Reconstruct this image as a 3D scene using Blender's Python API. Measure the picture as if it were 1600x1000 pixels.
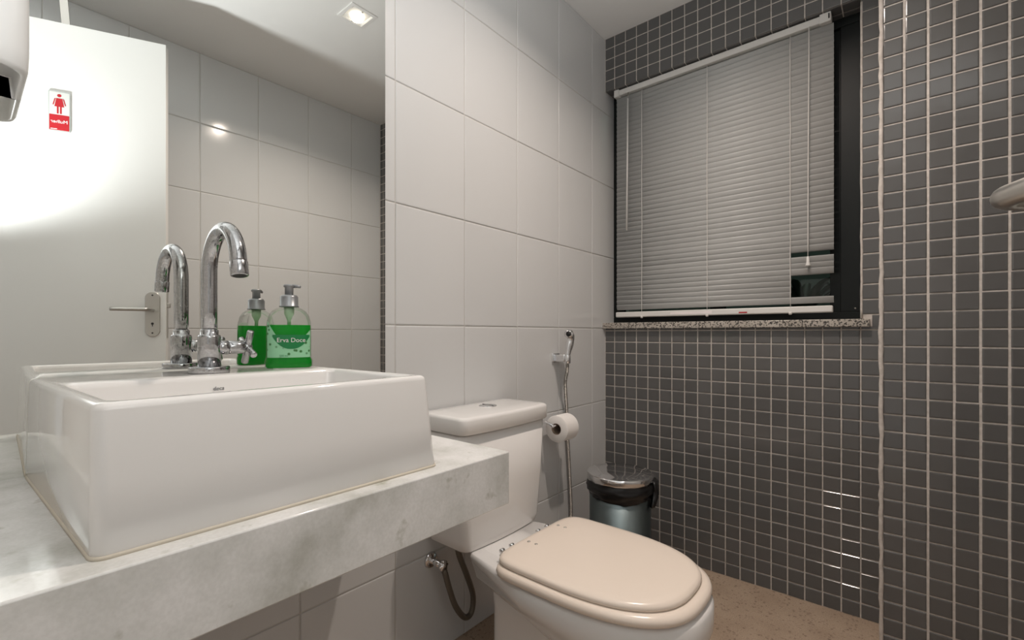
import bpy, bmesh, math, random
from mathutils import Vector, Matrix
random.seed(7)
for o in list(bpy.data.objects):
    bpy.data.objects.remove(o)
scene = bpy.context.scene
COL = scene.collection
pi = math.pi

# ------------------------------------------------------------------ camera
U = 0.0505                       # pitch of the grey mosaic, metres
CAM = Vector((1.0592, -1.9302, 0.9470))
YAW = 0.6988
cd = bpy.data.cameras.new('camera')
cd.sensor_width = 36.0
cd.lens = 36.0 * 727.64 / 1600.0
cd.shift_y = 21.17 / 1600.0
cd.clip_start = 0.01
cam = bpy.data.objects.new('camera', cd)
COL.objects.link(cam)
cam.location = CAM
cam.rotation_euler = (pi / 2, 0, YAW)
scene.camera = cam

# ------------------------------------------------------------------ light
scene.view_settings.view_transform = 'Standard'
scene.view_settings.look = 'None'
scene.view_settings.gamma = 1.0
scene.view_settings.use_curve_mapping = False
scene.view_settings.exposure = 0.26

w = bpy.data.worlds.new('world')
scene.world = w
w.use_nodes = True
w.node_tree.nodes['Background'].inputs[0].default_value = (1.0, 0.97, 0.93, 1)
w.node_tree.nodes['Background'].inputs[1].default_value = 0.40


def lamp(name, typ, loc, energy, color, rot=(0, 0, 0), **kw):
    d = bpy.data.lights.new(name, typ)
    d.energy = energy
    d.color = color
    for k, v in kw.items():
        setattr(d, k, v)
    o = bpy.data.objects.new(name, d)
    COL.objects.link(o)
    o.location = loc
    o.rotation_euler = rot
    return o


# camera flash in the open doorway, turned up to bounce off the ceiling
lamp('bounce_flash', 'SPOT', (1.17, -2.04, 1.17), 68.0, (0.95, 0.985, 1.0), Vector((-0.22, -0.105, 0.97)).to_track_quat('-Z', 'Y').to_euler(), spot_size=math.radians(160), spot_blend=0.95, shadow_soft_size=0.045)


# ------------------------------------------------------------------ materials
def mat(name, col=(0.8, 0.8, 0.8), rough=0.5, metal=0.0, coat=0.0, **kw):
    m = bpy.data.materials.new(name)
    m.use_nodes = True
    b = m.node_tree.nodes['Principled BSDF']
    b.inputs['Base Color'].default_value = (*col, 1)
    b.inputs['Roughness'].default_value = rough
    b.inputs['Metallic'].default_value = metal
    b.inputs['Coat Weight'].default_value = coat
    for k, v in kw.items():
        b.inputs[k].default_value = v
    return m


def nodes(m):
    nt = m.node_tree
    return nt, nt.nodes['Principled BSDF']


def noise(nt, scale, detail=4.0, rough=0.55, vec=None):
    n = nt.nodes.new('ShaderNodeTexNoise')
    n.inputs['Scale'].default_value = scale
    n.inputs['Detail'].default_value = detail
    n.inputs['Roughness'].default_value = rough
    if vec is not None:
        nt.links.new(vec, n.inputs['Vector'])
    return n


def ramp(nt, fac, stops):
    r = nt.nodes.new('ShaderNodeValToRGB')
    els = r.color_ramp.elements
    while len(els) < len(stops):
        els.new(0.5)
    for e, (p, c) in zip(els, stops):
        e.position = p
        e.color = (*c, 1)
    nt.links.new(fac, r.inputs['Fac'])
    return r


def coords(nt, which='Object'):
    return nt.nodes.new('ShaderNodeTexCoord').outputs[which]


def position(nt):
    return nt.nodes.new('ShaderNodeNewGeometry').outputs['Position']


def bump(nt, b, h, strength=0.1, dist=0.01):
    n = nt.nodes.new('ShaderNodeBump')
    n.inputs['Strength'].default_value = strength
    n.inputs['Distance'].default_value = dist
    nt.links.new(h, n.inputs['Height'])
    nt.links.new(n.outputs['Normal'], b.inputs['Normal'])


def randcol(m, base, spread, wavy=0.0, wscale=30.0):
    """small colour difference from tile to tile, and slightly wavy glaze"""
    nt, b = nodes(m)
    oi = nt.nodes.new('ShaderNodeObjectInfo')
    lo = [c * (1 - spread) for c in base]
    hi = [c * (1 + spread) for c in base]
    r = ramp(nt, oi.outputs['Random'], [(0, lo), (1, hi)])
    nt.links.new(r.outputs['Color'], b.inputs['Base Color'])
    if wavy:
        n = noise(nt, wscale, 1.0, 0.5, position(nt))
        bump(nt, b, n.outputs['Fac'], wavy, 0.01)
    return m


M = {}
M['white_tile'] = randcol(mat('white_tile', rough=0.13), (0.65, 0.655, 0.655), 0.012, 0.05, 9.0)
M['white_grout'] = mat('white_grout', (0.58, 0.56, 0.53), 0.8)
M['mosaic'] = randcol(mat('mosaic_tile', rough=0.14), (0.112, 0.111, 0.110), 0.07, 0.05, 22.0)
M['mosaic_grout'] = mat('mosaic_grout', (0.50, 0.43, 0.37), 0.85)
nt, b = nodes(M['mosaic_grout'])
n = noise(nt, 60, 4, 0.6, position(nt))
r = ramp(nt, n.outputs['Fac'], [(0.3, (0.50, 0.455, 0.415)), (0.7, (0.68, 0.63, 0.59))])
nt.links.new(r.outputs['Color'], b.inputs['Base Color'])
M['plaster'] = mat('white_plaster', (0.88, 0.875, 0.86), 0.75)
M['ceramic'] = mat('white_ceramic', (0.83, 0.815, 0.80), 0.07, coat=0.3)
M['seat'] = mat('cream_plastic', (0.86, 0.755, 0.66), 0.22)
M['paper'] = mat('white_paper', (0.86, 0.83, 0.80), 0.95)
M['card'] = mat('brown_card', (0.25, 0.19, 0.14), 0.9)
M['blind'] = mat('blind_white', (0.435, 0.44, 0.435), 0.42)
M['cord'] = mat('cord_white', (0.70, 0.68, 0.65), 0.8)
M['rail'] = mat('rail_white', (0.72, 0.71, 0.69), 0.4)
M['black_frame'] = mat('black_aluminium', (0.006, 0.008, 0.008), 0.45, **{'Specular IOR Level': 0.25})
M['black_bag'] = mat('black_plastic_film', (0.008, 0.008, 0.009), 0.28)
M['black'] = mat('black', (0.01, 0.01, 0.01), 0.6)
M['white_plastic'] = mat('white_plastic', (0.80, 0.80, 0.79), 0.28)
M['door'] = mat('white_door_paint', (0.77, 0.765, 0.745), 0.30)
M['brushed'] = mat('brushed_nickel', (0.52, 0.50, 0.47), 0.32, 1.0)
M['chrome'] = mat('chrome', (0.80, 0.80, 0.81), 0.08, 1.0)
M['grey_pump'] = mat('silver_plastic', (0.30, 0.31, 0.32), 0.32, 0.6)
M['red'] = mat('sign_red', (0.42, 0.012, 0.02), 0.35)
M['sign_white'] = mat('sign_silver_white', (0.60, 0.61, 0.58), 0.3)
M['sign_edge'] = mat('sign_clear_edge', (0.42, 0.44, 0.42), 0.2)
M['white_print'] = mat('white_print', (0.85, 0.80, 0.80), 0.5)
M['grey_print'] = mat('grey_print', (0.13, 0.13, 0.14), 0.5)
M['sealant'] = mat('yellowed_sealant', (0.66, 0.60, 0.50), 0.5)
M['hose_grey'] = mat('braided_hose', (0.16, 0.14, 0.115), 0.45, 0.5)
M['leaf'] = mat('outside_leaf', (0.03, 0.05, 0.03), 0.6)
M['outside_wall'] = mat('outside_wall', (0.32, 0.36, 0.33), 0.9)

# stained chrome of the faucet: dried water spots
m = mat('stained_chrome', (0.72, 0.72, 0.73), 0.1, 1.0)
nt, b = nodes(m)
n = noise(nt, 45, 8, 0.72, coords(nt))
r = ramp(nt, n.outputs['Fac'], [(0.50, (0.09, 0.09, 0.09)), (0.72, (0.40, 0.40, 0.40))])
nt.links.new(r.outputs['Color'], b.inputs['Roughness'])
n2 = noise(nt, 300, 3, 0.6, coords(nt))
r2 = ramp(nt, n2.outputs['Fac'], [(0.35, (0.42, 0.42, 0.43)), (0.70, (0.54, 0.54, 0.545))])
nt.links.new(r2.outputs['Color'], b.inputs['Base Color'])
M['stained_chrome'] = m

# steel bin body, a little tinted and dull
m = mat('bin_steel', (0.17, 0.205, 0.21), 0.38, 1.0)
M['bin_steel'] = m

# ribbed metal hose
m = mat('ribbed_hose', (0.50, 0.47, 0.43), 0.3, 0.9)
nt, b = nodes(m)
wv = nt.nodes.new('ShaderNodeTexWave')
wv.wave_type = 'BANDS'
wv.bands_direction = 'Z'
wv.inputs['Scale'].default_value = 55
nt.links.new(position(nt), wv.inputs['Vector'])
bump(nt, b, wv.outputs['Fac'], 0.9, 0.004)
M['ribbed_hose'] = m

# marble: pale with green-grey clouds and a few specks
m = mat('white_marble', rough=0.10)
nt, b = nodes(m)
pos = position(nt)
n1 = noise(nt, 11, 6, 0.55, pos)
r1 = ramp(nt, n1.outputs['Fac'], [(0.28, (0.56, 0.56, 0.52)), (0.46, (0.75, 0.75, 0.73)), (0.62, (0.86, 0.855, 0.845))])
n2 = noise(nt, 21, 4, 0.55, pos)
r2 = ramp(nt, n2.outputs['Fac'], [(0.61, (0, 0, 0)), (0.72, (0.8, 0.8, 0.8))])
mx = nt.nodes.new('ShaderNodeMix')
mx.data_type = 'RGBA'
nt.links.new(r2.outputs['Color'], mx.inputs[0])
nt.links.new(r1.outputs['Color'], mx.inputs[6])
mx.inputs[7].default_value = (0.42, 0.42, 0.34, 1)
n3 = noise(nt, 220, 2, 0.5, pos)
r3 = ramp(nt, n3.outputs['Fac'], [(0.35, (0.94, 0.94, 0.935)), (0.65, (1, 1, 1))])
mm = nt.nodes.new('ShaderNodeMix')
mm.data_type = 'RGBA'
mm.blend_type = 'MULTIPLY'
mm.inputs[0].default_value = 1.0
nt.links.new(mx.outputs[2], mm.inputs[6])
nt.links.new(r3.outputs['Color'], mm.inputs[7])
nt.links.new(mm.outputs[2], b.inputs['Base Color'])
M['marble'] = m


def terrazzo(name, dark, mid, light, chip, scale, rough):
    m = mat(name, rough=rough)
    nt, b = nodes(m)
    pos = position(nt)
    n1 = noise(nt, 7, 5, 0.6, pos)
    r1 = ramp(nt, n1.outputs['Fac'], [(0.3, mid), (0.7, light)])
    v = nt.nodes.new('ShaderNodeTexVoronoi')
    v.inputs['Scale'].default_value = scale
    nt.links.new(pos, v.inputs['Vector'])
    r2 = ramp(nt, v.outputs['Color'], [(chip, (0, 0, 0)), (chip + 0.1, (1, 1, 1))])
    n4 = noise(nt, scale * 1.7, 4, 0.7, pos)
    r4 = ramp(nt, n4.outputs['Fac'], [(0.35, (0.72, 0.72, 0.72)), (0.65, (1.12, 1.12, 1.12))])
    mx = nt.nodes.new('ShaderNodeMix')
    mx.data_type = 'RGBA'
    nt.links.new(r2.outputs['Color'], mx.inputs[0])
    mx.inputs[6].default_value = (*dark, 1)
    nt.links.new(r1.outputs['Color'], mx.inputs[7])
    mm = nt.nodes.new('ShaderNodeMix')
    mm.data_type = 'RGBA'
    mm.blend_type = 'MULTIPLY'
    mm.inputs[0].default_value = 1.0
    nt.links.new(mx.outputs[2], mm.inputs[6])
    nt.links.new(r4.outputs['Color'], mm.inputs[7])
    nt.links.new(mm.outputs[2], b.inputs['Base Color'])
    return m


M['floor'] = terrazzo('terrazzo_floor', (0.28, 0.20, 0.145), (0.42, 0.31, 0.225), (0.52, 0.40, 0.30), 0.12, 170, 0.45)
M['granite'] = terrazzo('granite_sill', (0.05, 0.045, 0.04), (0.42, 0.38, 0.33), (0.58, 0.54, 0.49), 0.30, 260, 0.35)

# silvered mirror
m = bpy.data.materials.new('mirror_silver')
m.use_nodes = True
nt = m.node_tree
nt.nodes.clear()
g = nt.nodes.new('ShaderNodeBsdfGlossy')
g.inputs['Color'].default_value = (0.90, 0.91, 0.885, 1)
g.inputs['Roughness'].default_value = 0.0
out = nt.nodes.new('ShaderNodeOutputMaterial')
nt.links.new(g.outputs[0], out.inputs[0])
M['mirror'] = m


def clear(name, tint, f0, rough=0.02, cap=1.0):
    m = bpy.data.materials.new(name)
    m.use_nodes = True
    nt = m.node_tree
    nt.nodes.clear()
    t = nt.nodes.new('ShaderNodeBsdfTransparent')
    t.inputs['Color'].default_value = (*tint, 1)
    g = nt.nodes.new('ShaderNodeBsdfGlossy')
    g.inputs['Roughness'].default_value = rough
    f = nt.nodes.new('ShaderNodeLayerWeight')
    f.inputs['Blend'].default_value = f0
    mx = nt.nodes.new('ShaderNodeMixShader')
    out = nt.nodes.new('ShaderNodeOutputMaterial')
    k = nt.nodes.new('ShaderNodeMath')
    k.operation = 'MULTIPLY'
    k.inputs[1].default_value = cap
    nt.links.new(f.outputs['Fresnel'], k.inputs[0])
    nt.links.new(k.outputs[0], mx.inputs[0])
    nt.links.new(t.outputs[0], mx.inputs[1])
    nt.links.new(g.outputs[0], mx.inputs[2])
    nt.links.new(mx.outputs[0], out.inputs[0])
    return m


M['window_glass'] = clear('window_glass', (0.75, 0.8, 0.78), 0.25)
M['bottle'] = clear('clear_plastic', (0.95, 0.97, 0.95), 0.30, 0.05, 0.40)

m = bpy.data.materials.new('green_soap')
m.use_nodes = True
nt, b = nodes(m)
b.inputs['Base Color'].default_value = (0.012, 0.44, 0.045, 1)
b.inputs['Roughness'].default_value = 0.12
tr = nt.nodes.new('ShaderNodeBsdfTranslucent')
tr.inputs['Color'].default_value = (0.02, 0.68, 0.07, 1)
mx = nt.nodes.new('ShaderNodeMixShader')
mx.inputs[0].default_value = 0.5
out = nt.nodes['Material Output']
nt.links.new(b.outputs[0], mx.inputs[1])
nt.links.new(tr.outputs[0], mx.inputs[2])
nt.links.new(mx.outputs[0], out.inputs[0])
M['soap'] = m
M['label_dark'] = mat('label_dark_green', (0.008, 0.20, 0.055), 0.35)
M['label_mint'] = mat('label_mint', (0.30, 0.62, 0.38), 0.4)
nt, b = nodes(M['label_mint'])
v = nt.nodes.new('ShaderNodeTexVoronoi')
v.inputs['Scale'].default_value = 95
nt.links.new(coords(nt), v.inputs['Vector'])
r = ramp(nt, v.outputs['Distance'], [(0.16, (0.03, 0.16, 0.03)), (0.34, (0.30, 0.62, 0.38))])
nt.links.new(r.outputs['Color'], b.inputs['Base Color'])


def emit(name, col, s):
    m = bpy.data.materials.new(name)
    m.use_nodes = True
    nt = m.node_tree
    nt.nodes.clear()
    e = nt.nodes.new('ShaderNodeEmission')
    e.inputs[0].default_value = (*col, 1)
    e.inputs[1].default_value = s
    out = nt.nodes.new('ShaderNodeOutputMaterial')
    nt.links.new(e.outputs[0], out.inputs[0])
    return m


M['lamp_glow'] = emit('lamp_glow', (1.0, 0.88, 0.68), 7.0)


# ------------------------------------------------------------------ mesh helpers
def obj(name, bm, m, parent=None, smooth=False, bevel=0.0, seg=2, angle=35):
    me = bpy.data.meshes.new(name)
    bmesh.ops.recalc_face_normals(bm, faces=bm.faces)
    bm.to_mesh(me)
    bm.free()
    o = bpy.data.objects.new(name, me)
    COL.objects.link(o)
    me.materials.append(M[m])
    if parent is not None:
        o.parent = parent
    if smooth:
        for p in me.polygons:
            p.use_smooth = True
    if bevel > 0:
        md = o.modifiers.new('bevel', 'BEVEL')
        md.width = bevel
        md.segments = seg
        md.limit_method = 'ANGLE'
        md.angle_limit = math.radians(angle)
        md.harden_normals = False
        for p in me.polygons:
            p.use_smooth = True
        me.set_sharp_from_angle(angle=math.radians(40))
    return o


def tag(o, label=None, cat=None, group=None, kind=None):
    if label:
        o['label'] = label
    if cat:
        o['category'] = cat
    if group:
        o['group'] = group
    if kind:
        o['kind'] = kind
    return o


def thing(name, label, cat, loc=(0, 0, 0), group=None, kind=None, rot=(0, 0, 0)):
    o = bpy.data.objects.new(name, None)
    COL.objects.link(o)
    o.location = loc
    o.rotation_euler = rot
    o.empty_display_size = 0.05
    return tag(o, label, cat, group, kind)


def box(bm, x0, x1, y0, y1, z0, z1):
    vs = [bm.verts.new((x, y, z)) for z in (z0, z1) for y in (y0, y1) for x in (x0, x1)]
    for f in ((0, 1, 3, 2), (4, 6, 7, 5), (0, 4, 5, 1), (2, 3, 7, 6), (0, 2, 6, 4), (1, 5, 7, 3)):
        bm.faces.new([vs[i] for i in f])
    return bm


def boxes(*bs):
    bm = bmesh.new()
    for b_ in bs:
        box(bm, *b_)
    return bm


def loft(bm, rings, cap0=True, cap1=True):
    rr = [[bm.verts.new(p) for p in ring] for ring in rings]
    for a, c in zip(rr, rr[1:]):
        n = len(a)
        for i in range(n):
            bm.faces.new((a[i], a[(i + 1) % n], c[(i + 1) % n], c[i]))
    if cap0:
        bm.faces.new(rr[0][::-1])
    if cap1:
        bm.faces.new(rr[-1])
    return bm


def rrect(x0, x1, y0, y1, z, r, n=5):
    pts = []
    r = min(r, (x1 - x0) / 2 - 1e-4, (y1 - y0) / 2 - 1e-4)
    for cx, cy, a0 in ((x1 - r, y1 - r, 0), (x0 + r, y1 - r, pi / 2), (x0 + r, y0 + r, pi), (x1 - r, y0 + r, 1.5 * pi)):
        for k in range(n + 1):
            a = a0 + pi / 2 * k / n
            pts.append((cx + r * math.cos(a), cy + r * math.sin(a), z))
    return pts


def lathe(bm, prof, n=32, cx=0, cy=0, cz=0, sx=1.0, sy=1.0, cap0=True, cap1=True):
    rings = [[(cx + r * sx * math.cos(2 * pi * i / n), cy + r * sy * math.sin(2 * pi * i / n), cz + z) for i in range(n)] for r, z in prof]
    return loft(bm, rings, cap0, cap1)


def catmull(pts, sub=8):
    P = [Vector(p) for p in pts]
    P = [P[0] * 2 - P[1]] + P + [P[-1] * 2 - P[-2]]
    res = []
    for i in range(1, len(P) - 2):
        a, b_, c, d = P[i - 1:i + 3]
        for k in range(sub):
            t = k / sub
            res.append(0.5 * ((2 * b_) + (c - a) * t + (2 * a - 5 * b_ + 4 * c - d) * t * t + (3 * b_ - a - 3 * c + d) * t ** 3))
    res.append(P[-2])
    return res


def tube(bm, pts, r, n=12, cap=True):
    """sweep a circle (radius r, or a list of radii) along points"""
    pts = [Vector(p) for p in pts]
    up = None
    rings = []
    for i, p in enumerate(pts):
        a = pts[max(i - 1, 0)]
        c = pts[min(i + 1, len(pts) - 1)]
        t = (c - a).normalized()
        if up is None:
            up = t.orthogonal().normalized()
        up = (up - t * up.dot(t)).normalized()
        s = t.cross(up)
        rad = r[i] if isinstance(r, (list, tuple)) else r
        rings.append([p + (up * math.cos(2 * pi * k / n) + s * math.sin(2 * pi * k / n)) * rad for k in range(n)])
    return loft(bm, rings, cap, cap)


def cyl(bm, p0, p1, r0, r1=None, n=24):
    return tube(bm, [p0, p1], [r0, r0 if r1 is None else r1], n)


def text_mesh(txt, size, depth=0.0004, font_shear=0.0, spacing=1.0):
    """letters as a bmesh lying in XY, centred, facing +Z"""
    c = bpy.data.curves.new('lettering', 'FONT')
    c.body = txt
    c.size = size
    c.extrude = depth
    c.shear = font_shear
    c.space_character = spacing
    c.align_x = 'CENTER'
    c.align_y = 'CENTER'
    c.resolution_u = 3
    o = bpy.data.objects.new('lettering', c)
    COL.objects.link(o)
    dg = bpy.context.evaluated_depsgraph_get()
    me = bpy.data.meshes.new_from_object(o.evaluated_get(dg))
    bm = bmesh.new()
    bm.from_mesh(me)
    bpy.data.objects.remove(o)
    bpy.data.curves.remove(c)
    bpy.data.meshes.remove(me)
    return bm


# ------------------------------------------------------------------ room constants
W = 1.57          # right wall (seen in the mirror)
H = 2.31          # ceiling
YF = -2.10        # wall with the doorway, behind the camera
YP = -0.155       # face of the tiled pillar
XP = 1.008        # left edge of the pillar
X_WIN = 0.951     # right jamb of window
Z_LINT = 2.0643   # bottom of lintel
RECESS = 0.116
SILL0, SILL1 = 0.969, 0.9956

# floor, ceiling
o = obj('floor', boxes((-0.1, W + 0.1, YF - 1.2, 0.25, -0.06, 0.0)), 'floor')
tag(o, 'brown speckled terrazzo floor of the small bathroom', 'floor', kind='structure')
o = obj('ceiling', boxes((-0.1, W + 0.1, YF - 0.1, 0.25, H, H + 0.08)), 'plaster')
tag(o, 'white plastered ceiling with one recessed lamp', 'ceiling', kind='structure')


# ------------------------------------------------------------------ tiles
def tile_mesh(name, m, bev):
    """unit tile: 1 x 1 in local X,Z, thickness 1 toward -Y; soft cushioned edge"""
    bm = bmesh.new()
    rings = []
    for inset, y in ((0.0, 0.0), (0.0, -0.62), (bev * 0.35, -0.9), (bev, -1.0)):
        a = 0.5 - inset
        rings.append([(-a, y, -a), (a, y, -a), (a, y, a), (-a, y, a)])
    loft(bm, rings, False, True)
    me = bpy.data.meshes.new(name)
    bmesh.ops.recalc_face_normals(bm, faces=bm.faces)
    bm.to_mesh(me)
    bm.free()
    me.materials.append(M[m])
    return me


def place_tile(me, name, parent, centre, sx, sz, th, rotz, jit=0.0):
    o = bpy.data.objects.new(name, me)
    COL.objects.link(o)
    o.parent = parent
    o.location = centre
    o.scale = (sx, th, sz)
    o.rotation_euler = (random.gauss(0, jit), random.gauss(0, jit * 0.3), rotz + random.gauss(0, jit))
    return o


def join_tiles(name, parent, me, specs, m):
    """the remaining small tiles as one real mesh"""
    bm = bmesh.new()
    for centre, sx, sz, th, rot in specs:
        mtx = Matrix.Translation(centre) @ rot @ Matrix.Diagonal((sx, th, sz, 1))
        tmp = me.copy()
        tmp.transform(mtx)
        bm.from_mesh(tmp)
        bpy.data.meshes.remove(tmp)
    o = obj(name, bm, m, parent)
    tag(o, kind='stuff')
    return o


MOS = tile_mesh('mosaic_tile', 'mosaic', 0.07)
WHT = tile_mesh('white_tile', 'white_tile', 0.012)
J = 0.0042        # mosaic joint
TH = 0.004        # how far tiles stand proud of the bed

# back wall: bed of grout with window opening
bed = TH - 0.0012
o = obj('wall_back', boxes((0.0, XP + 0.03, bed, 0.2, 0.0, SILL0),
                           (0.0, XP + 0.03, bed, 0.2, Z_LINT + bed, H),
                           (X_WIN + bed, XP + 0.03, bed, 0.2, SILL0, Z_LINT + bed)), 'mosaic_grout')
wall_back = tag(o, 'back wall of small grey glazed mosaic tiles around the window', 'wall', kind='structure')
xl = [0.0488 + 0.05305 * i for i in range(18)] + [XP]
cols = list(zip([0.001] + xl[:-1], xl))
specs = []


def add(x0, x1, z0, z1, y=TH):
    specs.append((Vector(((x0 + x1) / 2, y, (z0 + z1) / 2)), x1 - x0 - J, z1 - z0 - J))


zr = [0.9595 - 0.0505 * j for j in range(20)]
zr[-1] = 0.0
for (x0, x1) in cols:
    for za, zb in zip(zr[1:], zr[:-1]):
        add(x0, x1, za, zb)
    add(x0, x1, 0.9595, SILL0 + J * 0.8)
    for k in range(5):
        add(x0, x1, Z_LINT + (H - Z_LINT) * k / 5, Z_LINT + (H - Z_LINT) * (k + 1) / 5)
sp = (Z_LINT - 0.9595) / 22
for k in range(1, 22):
    add(xl[-2], xl[-1], 0.9595 + sp * k, 0.9595 + sp * (k + 1))
add(X_WIN + 0.028, xl[-1], 0.9595 + J, 0.9595 + sp)
EYE = CAM
specs.sort(key=lambda s: -(s[1] * s[2]) / (s[0] - EYE).length_squared * (0.2 if (s[0].z < 0.45 and s[0].x < 0.45) else 1.0))
for i, (c, sx, sz) in enumerate(specs[:300]):
    place_tile(MOS, 'tile', wall_back, c, sx + random.gauss(0, 0.0003), sz + random.gauss(0, 0.0003), TH + random.gauss(0, 0.0003), 0, 0.004)
rest = [(c, sx, sz, TH, Matrix.Identity(4)) for c, sx, sz in specs[300:]]
# soffit tiles under the lintel, two rows
DOWN = Matrix.Rotation(pi / 2, 4, 'X')
for (x0, x1) in cols[:-1]:
    for ya, yb in ((0.004, 0.058), (0.058, RECESS)):
        rest.append((Vector(((x0 + x1) / 2, (ya + yb) / 2, Z_LINT + TH)), x1 - x0 - J, yb - ya - J, TH, DOWN))
join_tiles('mosaic_tiles', wall_back, MOS, rest, 'mosaic')
# rough grout bead along window jamb
bm = bmesh.new()
tube(bm, [(X_WIN + 0.002 + random.gauss(0, 0.0004), 0.001, z) for z in [SILL1 + 0.002 + i * 0.03 for i in range(36)]], 0.0036, 8)
obj('grout_bead', bm, 'mosaic_grout', wall_back, True)

# pillar that stands forward of the back wall
o = obj('wall_pillar', boxes((XP, W + 0.02, YP + bed, 0.2, 0.0, H)), 'mosaic_grout')
wall_pillar = tag(o, 'tiled grey mosaic pillar face standing forward beside the window', 'wall', kind='structure')
pl = [XP + 0.003, 1.061, 1.113, 1.167, 1.219, 1.273]
while pl[-1] < W - 0.055:
    pl.append(pl[-1] + 0.053)
pl.append(W)
zp = [0.9595 + 0.0505 * j for j in range(-19, 27)] + [H]
zp[0] = 0.0
rest = []
for i, (x0, x1) in enumerate(zip(pl[:-1], pl[1:])):
    for za, zb in zip(zp[:-1], zp[1:]):
        c = Vector(((x0 + x1) / 2, YP + TH, (za + zb) / 2))
        if i < 6:
            place_tile(MOS, 'tile', wall_pillar, c, x1 - x0 - 0.0062 + random.gauss(0, 0.0004), zb - za - J + random.gauss(0, 0.0003), TH + random.gauss(0, 0.0003), 0, 0.004)
        else:
            rest.append((c, x1 - x0 - 0.0062, zb - za - J, TH, Matrix.Identity(4)))
join_tiles('mosaic_tiles', wall_pillar, MOS, rest, 'mosaic')
bm = bmesh.new()
tube(bm, [(XP + 0.0005 + random.gauss(0, 0.0007), YP + 0.0005 + random.gauss(0, 0.0005), i * H / 90) for i in range(91)],
     [0.0055 + random.gauss(0, 0.0006) for i in range(91)], 8)
obj('grout_bead', bm, 'mosaic_grout', wall_pillar, True)

# left wall (mirror wall) of large white tiles; it runs on into the window recess
o = obj('wall_left', boxes((-0.1, -0.0025, YF - 0.1, 0.25, 0.0, H)), 'white_grout')
wall_left = tag(o, 'left wall of large glossy white tiles behind the toilet and mirror', 'wall', kind='structure')
yl = [0.145, -0.117] + [-0.117 - 0.2615 * k for k in range(1, 8)] + [YF]
zl = [0.0, 0.3038, 0.637, 0.9702, 1.3034, 1.6366, 1.9698, H]
JW = 0.003
for ya, yb in zip(yl[1:], yl[:-1]):
    for za, zb in zip(zl[:-1], zl[1:]):
        place_tile(WHT, 'tile', wall_left, Vector((-0.004, (ya + yb) / 2, (za + zb) / 2)), yb - ya - JW, zb - za - JW, 0.004, pi / 2, 0.0012)

# right wall, seen only in the mirror
o = obj('wall_right', boxes((W + 0.0025, W + 0.1, YF - 0.1, 0.2, 0.0, H)), 'white_grout')
wall_right = tag(o, 'white tiled wall opposite the mirror, seen in its reflection', 'wall', kind='structure')
yr = [YP, -0.360, -0.632, -0.904, -1.172, -1.443, -1.714, -1.985, YF]
for ya, yb in zip(yr[1:], yr[:-1]):
    for za, zb in zip(zl[:-1], zl[1:]):
        place_tile(WHT, 'tile', wall_right, Vector((W + 0.004, (ya + yb) / 2, (za + zb) / 2)), yb - ya - JW, zb - za - JW, 0.004, -pi / 2, 0.0012)

# wall behind the camera with the doorway
DX0, DX1, DZ = 0.70, 1.478, 2.08
o = obj('wall_front', boxes((0.0, DX0 - 0.03, YF - 0.1, YF, 0.0, H), (DX1 + 0.03, W, YF - 0.1, YF, 0.0, H),
                            (DX0 - 0.03, DX1 + 0.03, YF - 0.1, YF, DZ + 0.03, H)), 'plaster')
tag(o, 'plain white wall with the doorway', 'wall', kind='structure')
o = obj('trim_1', boxes((DX0 - 0.03, DX0, YF - 0.1, YF + 0.008, 0.0, DZ), (DX1, DX1 + 0.03, YF - 0.1, YF + 0.008, 0.0, DZ),
                        (DX0 - 0.03, DX1 + 0.03, YF - 0.1, YF + 0.008, DZ, DZ + 0.03)), 'door', bevel=0.003)
tag(o, 'white painted door frame around the doorway', 'door frame', kind='structure')

# ------------------------------------------------------------------ window, sill, blind
win = thing('window_1', 'black aluminium window behind the venetian blind', 'window', (0, RECESS, 0), kind='structure')


def wpart(name, m, *bs, **kw):
    o = obj(name, boxes(*bs), m, win, **kw)
    o.matrix_parent_inverse = win.matrix_world.inverted()
    o.location = (0, -RECESS, 0)
    return o


y0 = RECESS - 0.036
wpart('frame_rail', 'black_frame', (0.0, X_WIN, y0 + 0.006, RECESS + 0.03, Z_LINT - 0.03, Z_LINT + 0.003), bevel=0.002)
wpart('frame_rail', 'black_frame', (0.0, X_WIN, y0 + 0.006, RECESS + 0.03, SILL1, SILL1 + 0.028), bevel=0.002)
wpart('frame_stile', 'black_frame', (0.0, 0.035, y0 + 0.006, RECESS + 0.03, SILL1 + 0.028, Z_LINT - 0.03), bevel=0.002)
wpart('frame_stile', 'black_frame', (0.888, X_WIN + 0.002, y0 + 0.006, RECESS + 0.03, SILL1 + 0.028, Z_LINT - 0.03), bevel=0.002)
wpart('frame_stile', 'black_frame', (0.856, 0.889, y0 + 0.022, RECESS + 0.03, SILL1 + 0.028, Z_LINT - 0.03), bevel=0.002)
wpart('frame_stile', 'black_frame', (0.44, 0.49, y0 + 0.014, RECESS + 0.03, SILL1 + 0.028, Z_LINT - 0.03), bevel=0.002)
wpart('glass_pane', 'window_glass', (0.035, 0.44, RECESS + 0.005, RECESS + 0.009, SILL1 + 0.02, Z_LINT - 0.02))
wpart('glass_pane', 'window_glass', (0.49, 0.866, RECESS + 0.005, RECESS + 0.009, SILL1 + 0.02, Z_LINT - 0.02))
bm = bmesh.new()
cyl(bm, (0.931, y0 + 0.007, 1.035), (0.931, y0 + 0.004, 1.035), 0.003, n=10)
o = obj('screw', bm, 'brushed', win, True)
o.location = (0, -RECESS, 0)
for c in win.children:
    c.matrix_parent_inverse = Matrix.Identity(4)

sill = obj('window_sill', boxes((-0.002, 0.975, -0.022, RECESS + 0.03, SILL0, SILL1)), 'granite', bevel=0.0025)
tag(sill, 'thin speckled granite sill below the window', 'window sill', kind='structure')

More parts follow.
